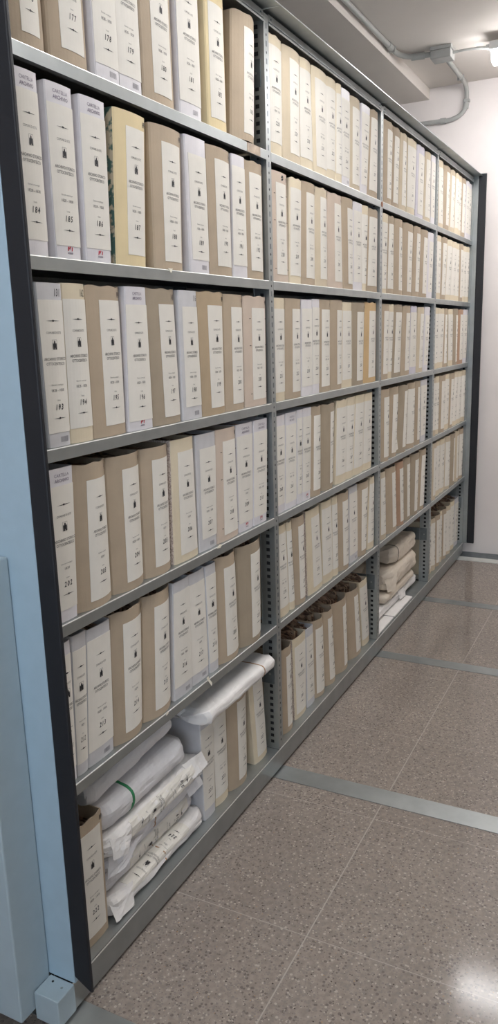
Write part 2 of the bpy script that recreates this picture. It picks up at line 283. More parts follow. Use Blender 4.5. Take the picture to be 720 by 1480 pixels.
def label_print(num, date, Lw, top):
    """flat print of one spine label: x centred, y = height measured on the box"""
    d = ([], [], [])
    L = .29
    Y = lambda t: top-t*L
    fit = min(1., Lw*.97/.064)
    rule(d, Y(.15), .040*fit)
    place(d, text2d('COMUNE DI ESTE'), 0, Y(.235), .0052, .042*fit, mi=1)
    crest(d, Y(.32))
    place(d, text2d('ARCHIVIO STORICO', .006), 0, Y(.425), .0066, .064*fit, mi=1)
    place(d, text2d('OTTOCENTESCO', .006), 0, Y(.46), .0066, .054*fit, mi=1)
    place(d, text2d('Estremi cronologici'), 0, Y(.615), .0034, .036*fit, mi=1)
    place(d, text2d(date), 0, Y(.655), .0062, (.038 if len(date) > 5 else .016)*fit, mi=1)
    place(d, text2d('Unità'), 0, Y(.73), .0034, .010*fit, mi=1)
    place(d, number2d(num), 0, Y(.78), .0125, .027*min(1, fit*1.1), slant=.16, mi=0)
    rule(d, Y(.865), .040*fit)
    return d

# ------------------------------------------------------------------ archive boxes
COVER = dict(W='white_board', S='grey_board', L='lilac_board', B='brown_board', D='dark_board', K='warm_board', E='beige_board',
             C='cream_board', Y='yellow_board', G='yellow_board', O='ochre_board', P='pink_board', A='cream_board', R='red_board')
WORD = dict(W='white', S='greyish white', L='lilac white', B='taupe brown', D='dark taupe', K='warm brown', E='beige', C='cream',
            Y='yellowish cream', G='yellow and green marbled', O='ochre', P='pinkish beige', A='cream speckle-sided', R='reddish brown')
BULGE = dict(W=.003, S=.003, L=.004, C=.007, A=.006, P=.006, Y=.008, G=.006, O=.008)
ORD = ['first', 'second', 'third', 'fourth', 'fifth', 'sixth', 'seventh', 'eighth', 'ninth', 'tenth']
rng = random.Random(11)

def make_box(t, xa, xb, ta, tb, lab, ex, zs, y0, num, date, label, group, row, is_open):
    w = xb-xa; B = BULGE.get(t, min(.024, .15*w)) if num != '222' else .004
    if row <= 3 and t not in BULGE and num != '183': B = min(.010, .08*w)
    H = BOX_H+rng.uniform(-.003, .003)
    D = .262; T = .0028
    root = thing('archive_box', label, 'archive box', (xa, y0, zs+.0006), group)
    gap = .0005
    def X(u, z, ins=0.):
        k = z/H
        l = (ta-xa)*k+gap+ins; r = (xb-xa)+((tb-xa)-(xb-xa))*k-gap-ins
        return l+(r-l)*u
    def Y(u): return B*((2*u-1)**2)-B*.55
    def P(u, z, off): return (X(u, z), Y(u)-off, z)
    # cover : spine and two boards, open at top and back
    us = [0, .03, .1, .2, .3, .4, .5, .6, .7, .8, .9, .97, 1]
    zz = [0, H*.33, H*.66, H]
    tear = rng.random() < .5
    outer = []; inner = []
    for z in zz:
        o = [(X(0, z), D, z)]+[(X(u, z), Y(u)+(0 if u not in (0, 1) else .0025), z) for u in us]+[(X(1, z), D, z)]
        i = [(X(0, z)+T, D, z)]+[(X(u, z, T), Y(u)+T+(.002 if u in (0, 1) else 0), z) for u in us]+[(X(1, z)-T, D, z)]
        outer.append(o); inner.append(i)
    n = len(outer[0])
    if tear and t not in 'WS':
        outer[-1] = [(x, y, z-(.002*math.sin(i*1.3+num_i(num)))) for i, (x, y, z) in enumerate(outer[-1])]
        inner[-1] = [(x, y, z-(.002*math.sin(i*1.3+num_i(num)))) for i, (x, y, z) in enumerate(inner[-1])]
    mb = MB(); m = len(zz)
    vs = [p for r in outer for p in r]+[p for r in inner for p in r]
    off = m*n; fs = []; ms = []
    side = {'G': 1, 'A': 1}.get(t, 0)
    for j in range(m-1):
        for i in range(n-1):
            fs.append((j*n+i, j*n+i+1, (j+1)*n+i+1, (j+1)*n+i)); ms.append(1 if (side and i == 0) else 0)
            fs.append((off+j*n+i+1, off+j*n+i, off+(j+1)*n+i, off+(j+1)*n+i+1)); ms.append(0)
        for i in (0, n-1):
            a, b_, c, d = j*n+i, (j+1)*n+i, off+(j+1)*n+i, off+j*n+i
            fs.append((a, b_, c, d) if i == 0 else (d, c, b_, a)); ms.append(0)
    for i in range(n-1):
        fs.append(((m-1)*n+i, (m-1)*n+i+1, off+(m-1)*n+i+1, off+(m-1)*n+i)); ms.append(0)
        fs.append((i+1, i, off+i, off+i+1)); ms.append(0)
    mb.v = vs; mb.f = fs; mb.m = ms
    mats = [COVER[t]]+(['green_marbled'] if t == 'G' else ['speckled_board'] if t == 'A' else [])
    cov = mb.build('cover', mats, root)
    # spine label
    full = lab is None
    u0, u1 = (.015, .985) if full else lab
    if full: z0, z1 = (.075*H, .885*H) if 't' in ex else (.095*H, .905*H)
    else:
        z0, z1 = .065*H, .90*H
        if t in 'WS': z0, z1 = .095*H, .87*H
    dz = rng.uniform(-.004, .004); z0 += dz; z1 += dz
    N, M = 9, 4; mb = MB()
    skew = rng.uniform(-.012, .012) if not full else 0
    def PL(u, z, off): return P(u+skew*(z/H-.5), z, off)
    fr = [[PL(u0+(u1-u0)*i/(N-1), z0+(z1-z0)*j/(M-1), .0009) for i in range(N)] for j in range(M)]
    bk = [[PL(u0+(u1-u0)*i/(N-1), z0+(z1-z0)*j/(M-1), .0001) for i in range(N)] for j in range(M)]
    if 'p' in ex:   # bottom right corner of the label peels away
        x, y, z = fr[0][-1]; fr[0][-1] = (x+.006, y-.012, z+.006); x, y, z = bk[0][-1]; bk[0][-1] = (x+.006, y-.012, z+.006)
    mb.grid(fr, N, M); o = len(mb.v); mb.v += [p for r in bk for p in r]
    for j in range(M-1):
        for i, s in ((0, 1), (N-1, 0)):
            a, b_, c, d = j*N+i, (j+1)*N+i, o+(j+1)*N+i, o+j*N+i
            mb.f.append((a, d, c, b_) if not s else (a, b_, c, d)); mb.m.append(0)
    for i in range(N-1):
        mb.f.append((i, o+i, o+i+1, i+1)); mb.m.append(0)
        j = (M-1)*N; mb.f.append((j+i, j+i+1, o+j+i+1, o+j+i)); mb.m.append(0)
    lb = mb.build('spine_label', 'paper_label', root)
    # printing on it
    Lw = (u1-u0)*w; uc = (u0+u1)/2+rng.uniform(-.01, .01)+(.02 if full else 0)
    pr = label_print(num, date, Lw, z1)
    mb = MB()
    mb.v = [PL(min(max(uc+x/w, 0), 1), y, .0014) for x, y in pr[0]]; mb.f = pr[1]; mb.m = pr[2]
    mb.build('printed_text', ['ink_dark', 'ink_grey'], lb)
    # what is printed or written on the cover itself
    d = ([], [], []); hw = ([], [], [])
    sx = .9 if w > .06 else .7
    if 't' in ex:
        f = min(1, w*.62/.05)
        place(d, text2d('CARTELLA'), .0, H*.955, .0075, .046*f, mi=0); place(d, text2d('ARCHIVIO', .012), .0, H*.922, .0075, .046*f, mi=0)
    if 'r' in ex:
        z = H*.045
        poly(d, [(-.009, z), (-.006, z), (-.003, z+.009), (-.007, z+.009)], 1)
        poly(d, [(-.002, z+.002), (.003, z+.009), (.000, z+.010), (-.004, z+.005)], 1)
        poly(d, [(.004, z), (.007, z), (.009, z+.008), (.006, z+.009)], 1)
        for k in range(6):
            poly(d, [(-.009+k*.003, z-.006), (-.0072+k*.003, z-.006), (-.0072+k*.003, z-.003+(k % 2)*.001), (-.009+k*.003, z-.003+(k % 2)*.001)], 0)
    if 'b' in ex:
        x = -.013; z = H*.028; r2 = random.Random(num_i(num))
        ox = w*.16
        while x < .013:
            bw = r2.choice((.0005, .0008, .0012)); poly(d, [(ox+x, z), (ox+x+bw, z), (ox+x+bw, z+.012), (ox+x, z+.012)], 2); x += bw+r2.choice((.0006, .001))
    if d[0]:
        mb = MB(); mb.v = [P(.52+x/w, y, .0006) for x, y in d[0]]; mb.f = d[1]; mb.m = d[2]
        mb.build('cover_print', ['ink_lilac', 'ink_red', 'ink_barcode'], cov)
    if 'h' in ex or ex.startswith('b1') :
        s = ''.join(c for c in ex if c.isdigit())
        place(hw, number2d(s), -.016, H*.945, .016, .020, slant=.1)
    elif t in 'BDEPKGR' :
        r2 = random.Random(num_i(num)+7); x = -.013
        for k in range(3):
            a = [(x+r2.uniform(-.001, .001), H*.965+r2.uniform(-.003, .001)) for _ in (0, 1)]
            poly(hw, [(x, H*.93), (x+.0012, H*.93), (x+.0016+r2.uniform(0, .002), H*.965), (x+.0004, H*.968)])
            poly(hw, [(x-.0005, H*.945), (x+.003, H*.947), (x+.003, H*.951), (x-.0005, H*.949)])
            x += .0042
    if 'x' in ex:   # scribbles crossed out
        for k, (cx, cz) in enumerate(((-.05, .965), (-.047, .957), (-.052, .952), (-.049, .935), (-.051, .928), (-.046, .941))):
            poly(hw, [(cx-.008, H*cz), (cx+.008, H*cz+.002), (cx+.007, H*cz+.005), (cx-.008, H*cz+.003)])
    if hw[0]:
        mb = MB(); mb.v = [P(min(.985, max(.015, .99+x/w)), min(y, H*.985), .0006) for x, y in hw[0]]; mb.f = hw[1]; mb.m = [0]*len(hw[1])
        mb.build('handwriting', ['ink_dark'], cov)
    if 's' in ex:
        mb = MB()
        for u, z in ((u0-.07, .80), (u0-.07, .56), (u0-.06, .12), (u1+.05, .80), (u1+.05, .56), (u1+.05, .12)):
            if u > .97: u = .96
            x, y, zc = P(u, H*z, 0); mb.box(x-.004, x+.004, y-.0012, y, zc-.0009, zc+.0009)
        st = mb.build('staples', 'ink_dark', cov)
    # papers kept inside
    box222 = num == '222'
    mb = MB(); r2 = random.Random(num_i(num)*3+1)
    k = max(2, int(w/.016)); opn = is_open
    for q in range(k):
        a = (q+.12)/k; b_ = (q+.88)/k; ny = 9
        hz = H-.012-(r2.uniform(0, .016) if not opn else r2.uniform(-.004, .02))
        ph = r2.uniform(0, 9)
        ring0, ring1 = [], []
        for j in range(ny):
            y = .022+B+(D-.035-B)*j/(ny-1)
            wob = .0025*math.sin(ph+j*1.1)
            zt = hz+(.007 if opn else .004)*math.sin(ph*2+j*1.7)+r2.uniform(-.003, .003)
            zt += (.012+.075*j/(ny-1) if opn else .022*j/(ny-1))+(r2.uniform(-.008, .008) if opn else 0)
            if box222: zt = H-.04+r2.uniform(-.006, .006)
            zt = min(zt, H+.075 if opn else (H-.001 if row == 6 else H+.012))
            ins = .006
            xa_, xb_ = X(a, zt, ins)+wob, X(b_, zt, ins)+wob
            xa0, xb0 = X(a, .004, ins), X(b_, .004, ins)
            if opn:
                lean = r2.uniform(-.002, .004); xa_ += lean; xb_ += lean
            lo_, hi_ = X(0, zt, T+.0006), X(1, zt, T+.0006)
            xa_ = min(max(xa_, lo_), hi_-.001); xb_ = max(min(xb_, hi_), xa_+.001)
            ring0 += [(xa0, y, .004), (xa_, y, zt), (xb_, y, zt-.001), (xb0, y, .004)]
        fs = []
        for j in range(ny-1):
            for c in range(4):
                fs.append((j*4+c, j*4+(c+1) % 4, (j+1)*4+(c+1) % 4, (j+1)*4+c))
        fs += [(3, 2, 1, 0), tuple((ny-1)*4+c for c in range(4))]
        mb.add(ring0, fs, q % 2)
    mb.build('documents', ['document_paper', 'document_dark'], root)
    return root

def num_i(s): return int(''.join(c for c in s if c.isdigit()))

NUMS = {(1, 1): 176, (1, 2): 184, (1, 3): 193, (1, 4): 202, (1, 5): 211, (2, 1): 228, (2, 2): 238, (2, 3): 251, (2, 4): 260, (2, 5): 270, (2, 6): 280}
nxt = 290
bayname = {1: 'first', 2: 'second', 3: 'third', 4: 'last'}
for b, r, rows in CELLS:
    if (b, r) == (1, 6): nums = ['222', '223', '225', '226', '227']
    elif (b, r) == (1, 5): nums = ['211', '212', '213', '214', '215', '216', '217', '218', '220', '221']
    else:
        if (b, r) in NUMS: s = NUMS[(b, r)]
        else: s = nxt; nxt += len(rows)
        nums = [str(s+i) for i in range(len(rows))]
    for i, (t, xa, xb, ta, tb, lab, ex) in enumerate(rows):
        date = '1828 - 1838' if (b == 1 and r <= 3) or (num_i(nums[i]) % 3 == 0) else '1839'
        if b == 1 and not (r == 5 and i in (0, 9)) and not (r, i) == (1, 0):
            label = '%s archive box numbered %s on the %s shelf down, nearest bay' % (WORD[t], nums[i], 'top' if r == 1 else ORD[r-1])
            if r == 6: label = '%s archive box numbered %s on the bottom shelf of the nearest bay' % (WORD[t], nums[i])
        else:
            pos = 'leftmost' if i == 0 else 'rightmost' if i == len(rows)-1 else ORD[i]+' from left'
            rn = 'bottom' if r == 6 else 'top' if r == 1 else ORD[r-1]
            bn = {1: 'nearest', 2: 'second', 3: 'third', 4: 'farthest'}[b]
            label = '%s archive box, %s on the %s shelf%s of the %s bay' % (WORD[t], pos, rn, '' if r in (1, 6) else ' down', bn)
        make_box(t, xa, xb, ta, tb, lab, ex, SHELF_Z[r-1], FRONT_Y[r-1]+rng.uniform(0, .004), nums[i], date, label,
                 'archive boxes on the mobile shelving', r, (r == 6 and not (b == 1 and i > 0)))

# ------------------------------------------------------------------ the mobile rack
rack = thing('mobile_shelving_rack', 'long galvanised steel archive rack of four bays with blue end panel and black edge seal', 'shelving rack', (0, 0, 0))
DEPTH = .375
def upright(x0, wid, slots=True, part_parent=rack):
    mb = MB(); z0, z1 = .006, 2.578
    mb.box(x0, x0+wid, .0005, .0025, .0865, z1)
    mb.box(x0, x0+.002, .0025, .056, .0865, z1)
    mb.box(x0-.0045, x0+.002, .056, .0578, .0865, z1)
    h = mb
    k = 0; z = .12
    while z < z1-.03:
        if wid > .02:
            # round hole every 50 mm, oblong embossing between
            cx = x0+wid*.5
            n = 8; pts = [(cx+.0032*math.cos(2*math.pi*i/n), .0003, z+.0042*math.sin(2*math.pi*i/n)) for i in range(n)]
            h.add(pts+[(x, .0004, zz) for x, _, zz in pts], [tuple(range(n))]+[((i+1) % n, i, n+i, n+(i+1) % n) for i in range(n)], 1)
        z += .05
    z = .11
    while z < z1-.02:
        h.box(x0-.0004, x0-.0001, .021, .034, z, z+.012, 1)
        z += .025
    if wid > .02:
        e = mb; z = .145
        while z < z1-.03:
            e.box(x0+wid*.5-.004, x0+wid*.5+.004, .0001, .0004, z-.008, z+.008, 2); z += .05
    u = mb.build('upright_post', ['galvanised', 'hole_dark', 'galvanised_dark'], part_parent)
    r = MB(); r.box(x0, x0+max(wid, .012), DEPTH-.003, DEPTH-.001, .0865, z1); r.box(x0, x0+.002, DEPTH-.056, DEPTH-.003, .0865, z1)
    r.build('rear_post', 'galvanised', u)
    # horizontal tie plates between front and rear post
    for za, zb in ((.352, .428), (2.37, 2.45)):
        tp = MB(); tp.box(x0-.0035, x0-.0006, .014, DEPTH-.04, za, zb)
        q = tp.build('tie_plate', 'galvanised_dark', u)
        s = MB()
        for yy in (.03, .30):
            zc = (za+zb)/2; n = 8
            pts = [(x0-.0055, yy+.004*math.cos(2*math.pi*i/n), zc+.004*math.sin(2*math.pi*i/n)) for i in range(n)]
            s.add(pts+[(x0-.0035, y, z) for _, y, z in pts], [tuple(range(n-1, -1, -1))]+[(i, (i+1) % n, n+(i+1) % n, n+i) for i in range(n)])
        s.build('bolt', 'galvanised', q)
for x0, wid in ((-1.1985, .033), (0., .034), (1.180, .034), (2.200, .034), (3.178, .0115)):
    upright(x0, wid)

def shelf(x0, x1, z, lip, name='shelf', front=0.):
    mb = MB(); t = .0018; r = .0022
    mb.prism_x([(front, z-lip), (front, z-r), (front+.0007, z-.0006), (front+r, z), (DEPTH-.002, z), (DEPTH-.002, z-.02), (DEPTH-.004, z-.02), (DEPTH-.004, z-t),
                (front+t+.001, z-t), (front+t, z-t-.001), (front+t, z-lip+t), (front+.014, z-lip+t), (front+.014, z-lip)][::-1], x0, x1)
    mb.m[1] = mb.m[2] = mb.m[1]
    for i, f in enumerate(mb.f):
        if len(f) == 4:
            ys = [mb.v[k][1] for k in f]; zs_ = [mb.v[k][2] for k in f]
            if max(ys) <= front+r+1e-6 and min(zs_) >= z-r-1e-6: mb.m[i] = 1  # lighter slot puts the rolled edge's highlight into the colour
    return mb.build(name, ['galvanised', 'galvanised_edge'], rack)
for b in (1, 2, 3, 4):
    xa, xb = BAY[b]
    xa = -1.1655 if b == 1 else xa
    for k, z in enumerate(SHELF_Z[:5]):
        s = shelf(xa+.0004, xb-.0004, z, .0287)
    # bottom shelf sits behind the plinth
    m = MB(); m.box(xa+.0004, xb-.0004, .003, DEPTH-.002, .0835, .0855); m.build('bottom_shelf', 'galvanised', rack)
    # top cover tray, facia and canopy panel
    m = MB()
    m.prism_x([(-.002, 2.551), (-.0035, 2.555), (-.002, 2.559), (.003, 2.559), (DEPTH-.004, 2.559), (DEPTH-.004, 2.557), (.003, 2.557), (.001, 2.551)][::-1], xa+.0004, xb-.0004)
    m.build('top_shelf', 'galvanised', rack)
    m = MB(); m.box(xa+.0004, xb-.0004, .0005, .003, 2.5625, 2.583)
    f = m.build('fascia', 'galvanised', rack)
    s = MB()
    for xx in (xa+.02, xb-.02):
        n = 8; pts = [(xx+.003*math.cos(2*math.pi*i/n), -.0015, 2.573+.003*math.sin(2*math.pi*i/n)) for i in range(n)]
        s.add(pts+[(x, .0005, z) for x, _, z in pts], [tuple(range(n))]+[((i+1) % n, i, n+i, n+(i+1) % n) for i in range(n)])
    s.build('screw', 'galvanised_dark', f)
    ca = -1.2 if b == 1 else xa-.0335+.010; cb = xb+.0105-.0015 if b < 4 else 3.188
    m = MB(); m.prism_x([(-.050, 2.590), (-.052, 2.5905), (-.052, 2.5925), (-.050, 2.5928), (-.048, 2.592), (DEPTH, 2.592), (DEPTH, 2.590)], ca, cb)
    m.box(ca, ca+.002, -.050, .30, 2.5885, 2.590, 1); m.box(ca, cb, -.0528, -.0521, 2.5895, 2.5925, 0)  # pale strip paints the light line at the panel seam
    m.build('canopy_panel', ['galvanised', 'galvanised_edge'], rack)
    # plinth below the bottom shelf
    pa = -1.236 if b == 1 else BAY[b][0]-.018; pb = xb+.0152 if b < 4 else 3.19
    m = MB(); m.prism_x([(-.002, .012), (-.002, .084), (.0015, .084), (.0015, .012)][::-1], pa, pb); m.prism_x([(-.002, .084), (-.0014, .0857), (.001, .0857), (.0015, .084)][::-1], pa, pb, 1)  # pale top edge carries a painted highlight line
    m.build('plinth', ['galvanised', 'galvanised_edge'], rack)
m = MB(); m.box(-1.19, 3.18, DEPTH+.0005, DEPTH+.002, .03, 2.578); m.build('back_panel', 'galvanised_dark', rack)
m = MB(); m.box(-1.19, 3.18, .03, DEPTH, .012, .080); m.build('carriage_base', 'hole_dark', rack)
m = MB(); m.box(-1.19, 3.18, .30, .34, .0, .0119); m.box(-1.19, 3.18, .06, .10, .0, .0119); m.build('wheel_track', 'hole_dark', rack)
# end panels
m = MB(); m.box(-1.236, -1.2005, -.040, DEPTH+.4, .1308, 2.62); m.build('end_panel', 'painted_blue', rack, bevel=.002)
m = MB(); m.box(3.1905, 3.226, -.029, DEPTH+.4, .088, 2.606); m.build('end_panel', 'galvanised', rack, bevel=.0015)
m = MB()
m.add([(-1.237,-.0885,.125),(-1.2265,-.0885,.118),(-1.2265,-.0405,.150),(-1.237,-.0405,.152),(-1.237,-.0885,2.62),(-1.2265,-.0885,2.62),(-1.2265,-.0405,2.62),(-1.237,-.0405,2.62)],
      [(0,3,2,1),(4,5,6,7),(0,1,5,4),(1,2,6,5),(2,3,7,6),(3,0,4,7)])
m.build('edge_seal', 'rubber_black', rack, bevel=.003)
m = MB(); m.box(3.1905, 3.203, -.079, -.0295, .088, 2.602); m.build('edge_seal', 'rubber_black', rack, bevel=.003)
m = MB(); m.box(3.1905, 3.204, -.079, -.0295, 2.6025, 2.6045); m.build('seal_cap', 'galvanised', rack)
# carriage end block at floor level
m = MB(); m.box(-1.296, -1.2365, -.038, .034, .056, .130); cb_ = m.build('carriage_end', 'painted_blue_grey', rack, bevel=.0025)
for xx, yy, mt in ((-1.252, .014, 'hole_dark'), (-1.258, -.018, 'galvanised')):
    s = MB(); n = 8; pts = [(xx+.003*math.cos(2*math.pi*i/n), yy+.003*math.sin(2*math.pi*i/n), .1306) for i in range(n)]
    s.add(pts+[(x, y, .1298) for x, y, _ in pts], [tuple(range(n))]+[(i, n+i, n+(i+1) % n, (i+1) % n) for i in range(n)]); s.build('screw', mt, cb_)
# drive housing standing against the end panel
m = MB(); m.box(-1.339, -1.2375, .036, .62, .078, 1.173)
hs = m.build('drive_housing', 'painted_blue_grey', rack, bevel=.004)
m = MB(); m.box(-1.347, -1.3395, .10, .55, .088, 1.16); m.build('housing_door', 'painted_blue', hs, bevel=.003)
# tape and rust spot on the first shelf
m = MB(); m.box(-.135, -.045, -.0006, -.0001, 2.158, 2.1845); m.build('tape_patch', 'tape', rack)
m = MB(); n = 10; pts = [(1.203+.014*math.cos(2*math.pi*i/n), -.0006, 2.172+.012*math.sin(2*math.pi*i/n)) for i in range(n)]
m.add(pts+[(x, .0004, z) for x, _, z in pts], [tuple(range(n))]+[((i+1) % n, i, n+i, n+(i+1) % n) for i in range(n)]); m.build('rust_spot', 'rust', rack)

# ------------------------------------------------------------------ paper parcels
def parcel(name, label, x0, x1, y0, y1, z0, z1, seed, mt, group, rnd=.38, amp=.006, lab=None, band=None, tilt=0., taper=.22, catg='parcel', flaps=()):
    L, D, Hh = x1-x0, y1-y0, z1-z0
    root = thing(name, label, catg, (x0, y0, z0), group)
    r = min(Hh, D)*rnd; ns = 48; na = 40
    prof = []
    import math as _m
    # rounded-rectangle profile, starting bottom-front going up the front
    per = []
    def arc(cy, cz, a0, a1, k=6):
        return [(cy+r*_m.cos(a0+(a1-a0)*i/k), cz+r*_m.sin(a0+(a1-a0)*i/k)) for i in range(k+1)]
    P_ = arc(r, r, -_m.pi/2, -_m.pi)+[(0, r+(Hh-2*r)*i/4) for i in (1, 2, 3)]+arc(r, Hh-r, _m.pi, _m.pi/2)
    P_ += [(r+(D-2*r)*i/10, Hh) for i in range(1, 10)]+arc(D-r, Hh-r, _m.pi/2, 0)+arc(D-r, r, 0, -_m.pi/2)+[(D-r-(D-2*r)*i/6, 0) for i in range(1, 6)]
    Pn = []
    for i, (y, z) in enumerate(P_):
        if not Pn or (abs(y-Pn[-1][0])+abs(z-Pn[-1][1])) > 1e-5: Pn.append((y, z))
    n = len(Pn)
    cum = [0.]
    for i in range(1, n+1):
        a, b = Pn[i-1], Pn[i % n]; cum.append(cum[-1]+_m.hypot(b[0]-a[0], b[1]-a[1]))
    def at(s):
        s = s % cum[-1]; i = max(k for k in range(n) if cum[k] <= s+1e-12)
        a, b = Pn[i], Pn[(i+1) % n]; t = (s-cum[i])/max(1e-9, cum[i+1]-cum[i])
        return a[0]+(b[0]-a[0])*t, a[1]+(b[1]-a[1])*t
    def S(a, s, off=0.):
        y, z = at(s) if not isinstance(s, tuple) else s
        e = min(a, 1-a)*L; k = min(1, e/(Hh*.55)); shr = 1-taper*(1-k)**2
        cy, cz = D/2, Hh*.42
        ny, nz = (y-cy), (z-cz)
        q = Vector((a*L*9+seed*7.1, y*14+seed, z*22))
        f = noise.noise(q)*amp*(.8+1.6*(1-k))+(.35-abs(noise.noise(q*1.9+Vector((3, 1, seed)))))*amp*1.1*(1+.8*(1-k))+(.3-abs(noise.noise(q*4.3)))*amp*.5
        ln = _m.hypot(ny/D, nz/Hh)*1.0
        dy, dz = (ny/D*2, nz/Hh*2); dl = _m.hypot(dy, dz) or 1
        y2 = cy+ny*shr+(dy/dl)*(f-amp*.9+off); z2 = cz+nz*shr+(dz/dl)*(f-amp*.9+off)
        z2 = max(z2, .0003)
        x = a*L+noise.noise(Vector((y*20, z*25, seed)))*.012*(1-k)*(1 if a < .5 else -1)
        x = min(max(x, 0), L)
        return (x, y2, z2+tilt*a)
    mb = MB()
    aa = [0, .012, .03, .055, .085]+[.085+.83*i/22 for i in range(1, 22)]+[.915, .945, .97, .988, 1]
    vs = [S(a, Pn[i]) for a in aa for i in range(n)]
    fs = [(j*n+i, j*n+(i+1) % n, (j+1)*n+(i+1) % n, (j+1)*n+i) for j in range(len(aa)-1) for i in range(n)]
    # folded ends : a fan to a slightly sunk centre
    c0 = len(vs); vs.append((.010, D*.5, Hh*.42)); vs.append((L-.010, D*.5, Hh*.42+tilt))
    fs += [(i, c0, (i+1) % n) for i in range(n)]+[((len(aa)-1)*n+(i+1) % n, c0+1, (len(aa)-1)*n+i) for i in range(n)]
    mb.add(vs, fs); body = mb.build('wrapping', mt, root)
    for pts in flaps:
        g = MB(); q = [Vector((p[0]*L, p[1], p[2]*Hh+tilt*p[0])) for p in pts]; K = 6
        a, b, c, d_ = q
        def F(u, v_):
            p = (a*(1-u)+b*u)*(1-v_)+(d_*(1-u)+c*u)*v_
            k_ = noise.noise(p*38+Vector((seed, 0, 0)))
            return p+Vector((0, -abs(k_)*.008*(u*(1-u)+v_*(1-v_))*3, k_*.004))
        top = [[F(i/K, j/K) for i in range(K+1)] for j in range(K+1)]
        bot = [[p+Vector((0, .0012, -.0004)) for p in rw] for rw in top]
        g.grid(top, K+1, K+1); g.grid([rw[::-1] for rw in bot], K+1, K+1)
        o1 = (K+1)**2; loop = [i for i in range(K+1)]+[(j+1)*(K+1)+K for j in range(K)]+[K*(K+1)+K-1-i for i in range(K)]+[(K-1-j)*(K+1) for j in range(K-1)]
        def bt(i): j, c_ = divmod(i, K+1); return o1+j*(K+1)+(K-c_)
        for x_ in range(len(loop)):
            i1, i2 = loop[x_], loop[(x_+1) % len(loop)]; g.f.append((i2, i1, bt(i1), bt(i2))); g.m.append(0)
        g.build('paper_flap', mt, root)
    if lab:
        num, a0, a1, s0, s1 = lab
        NA, NS = 16, 10; g = MB()
        def SL(a, s, o_): return S(a0+(a1-a0)*a, s0+(s1-s0)*s, o_)
        g.grid([[SL(i/(NA-1), j/(NS-1), .0012) for i in range(NA)] for j in range(NS)], NA, NS)
        g2 = [[SL(i/(NA-1), j/(NS-1), .0002) for i in range(NA)] for j in range(NS)]
        o_ = len(g.v); g.v += [p for rr in g2 for p in rr]
        for i in range(NA-1):
            g.f.append((i, o_+i, o_+i+1, i+1)); g.m.append(0); j = (NS-1)*NA; g.f.append((j+i, j+i+1, o_+j+i+1, o_+j+i)); g.m.append(0)
        for j in range(NS-1):
            g.f.append((j*NA, (j+1)*NA, o_+(j+1)*NA, o_+j*NA)); g.m.append(0)
            g.f.append((j*NA+NA-1, o_+j*NA+NA-1, o_+(j+1)*NA+NA-1, (j+1)*NA+NA-1)); g.m.append(0)
        lo = g.build('parcel_label', 'paper_label', root)
        LL = (a1-a0)*L; WW = s1-s0
        pr = label_print(num, '1839', WW, 0)
        g = MB(); kk = LL/.29
        # label lies on its side: its head towards the left end of the parcel
        g.v = [SL(min(1, max(0, -y/.29)), min(1, max(0, .5+x/WW)), .0022) for x, y in pr[0]]; g.f = [f for f in pr[1]]; g.m = pr[2]
        g.build('printed_text', ['ink_dark', 'ink_grey'], lo)
    if band:
        for a, bw, bm in band:
            g = MB(); hwid = bw/2/L
            r0 = [S(a-hwid, p, .0012) for p in Pn]; r1 = [S(a+hwid, p, .0012) for p in Pn]
            r2 = [S(a-hwid, p, -.0003) for p in Pn]; r3 = [S(a+hwid, p, -.0003) for p in Pn]
            g.add(r0+r1+r2+r3, [(i, (i+1) % n, n+(i+1) % n, n+i) for i in range(n)]+[((i+1) % n, i, 2*n+i, 2*n+(i+1) % n) for i in range(n)]+
                  [(n+i, n+(i+1) % n, 3*n+(i+1) % n, 3*n+i) for i in range(n)])
            g.build('band', bm, root)
    return root

gp = 'paper parcels stacked on the bottom shelf of the nearest bay'
parcel('paper_parcel', 'white paper parcel with printed label lying lowest in the stack, nearest bay', -.998, -.505, .022, .27, .0862, .146, 1, 'wrap_paper', gp, flaps=[[(.0, -.004, .15), (.16, -.006, .05), (.20, .010, 1.02), (.02, .035, 1.05)]], amp=.006, lab=('224', .17, .78, .05, .11), band=[(.52, .004, 'twine')])
parcel('paper_parcel', 'grey-white paper parcel labelled 219, second from the bottom of the stack', -.998, -.515, .052, .30, .147, .213, 2, 'tissue_paper', gp, amp=.006, lab=('219', .25, .9, .005, .075))
parcel('paper_parcel', 'crumpled white paper parcel just under the one labelled 250', -.998, -.515, .040, .29, .214, .268, 3, 'tissue_paper', gp, flaps=[[(.0, -.003, .1), (.12, -.016, .08), (.34, -.004, .75), (.05, .010, .90)], [(.86, -.004, .1), (1.0, -.014, .3), (1.0, .0, .88), (.84, .012, .9)]], amp=.009, taper=.2, band=[(.5, .004, 'twine')])
parcel('paper_parcel', 'crumpled white paper parcel labelled 250, fourth from the bottom of the stack', -.998, -.52, .012, .26, .269, .338, 4, 'wrap_paper', gp, flaps=[[(.0, .0, .25), (.10, -.012, .14), (.16, -.006, .7), (.01, .012, 1.0)], [(.84, -.002, .4), (1.0, -.010, .55), (1.0, .012, 1.12), (.82, .03, 1.06)]], amp=.008, taper=.2, lab=('250', .2, .88, .02, .09))
parcel('paper_parcel', 'greyish paper parcel tied with a green band in the nearest bay', -.998, -.572, .030, .28, .339, .428, 5, 'tissue_paper', gp, amp=.005, rnd=.45, band=[(.3, .010, 'green_band')])
parcel('paper_parcel', 'smooth greyish paper roll topmost in the stack, pressed under the shelf', -1.03, -.63, .040, .27, .440, .500, 6, 'tissue_paper', gp, amp=.004, rnd=.46, tilt=.03)
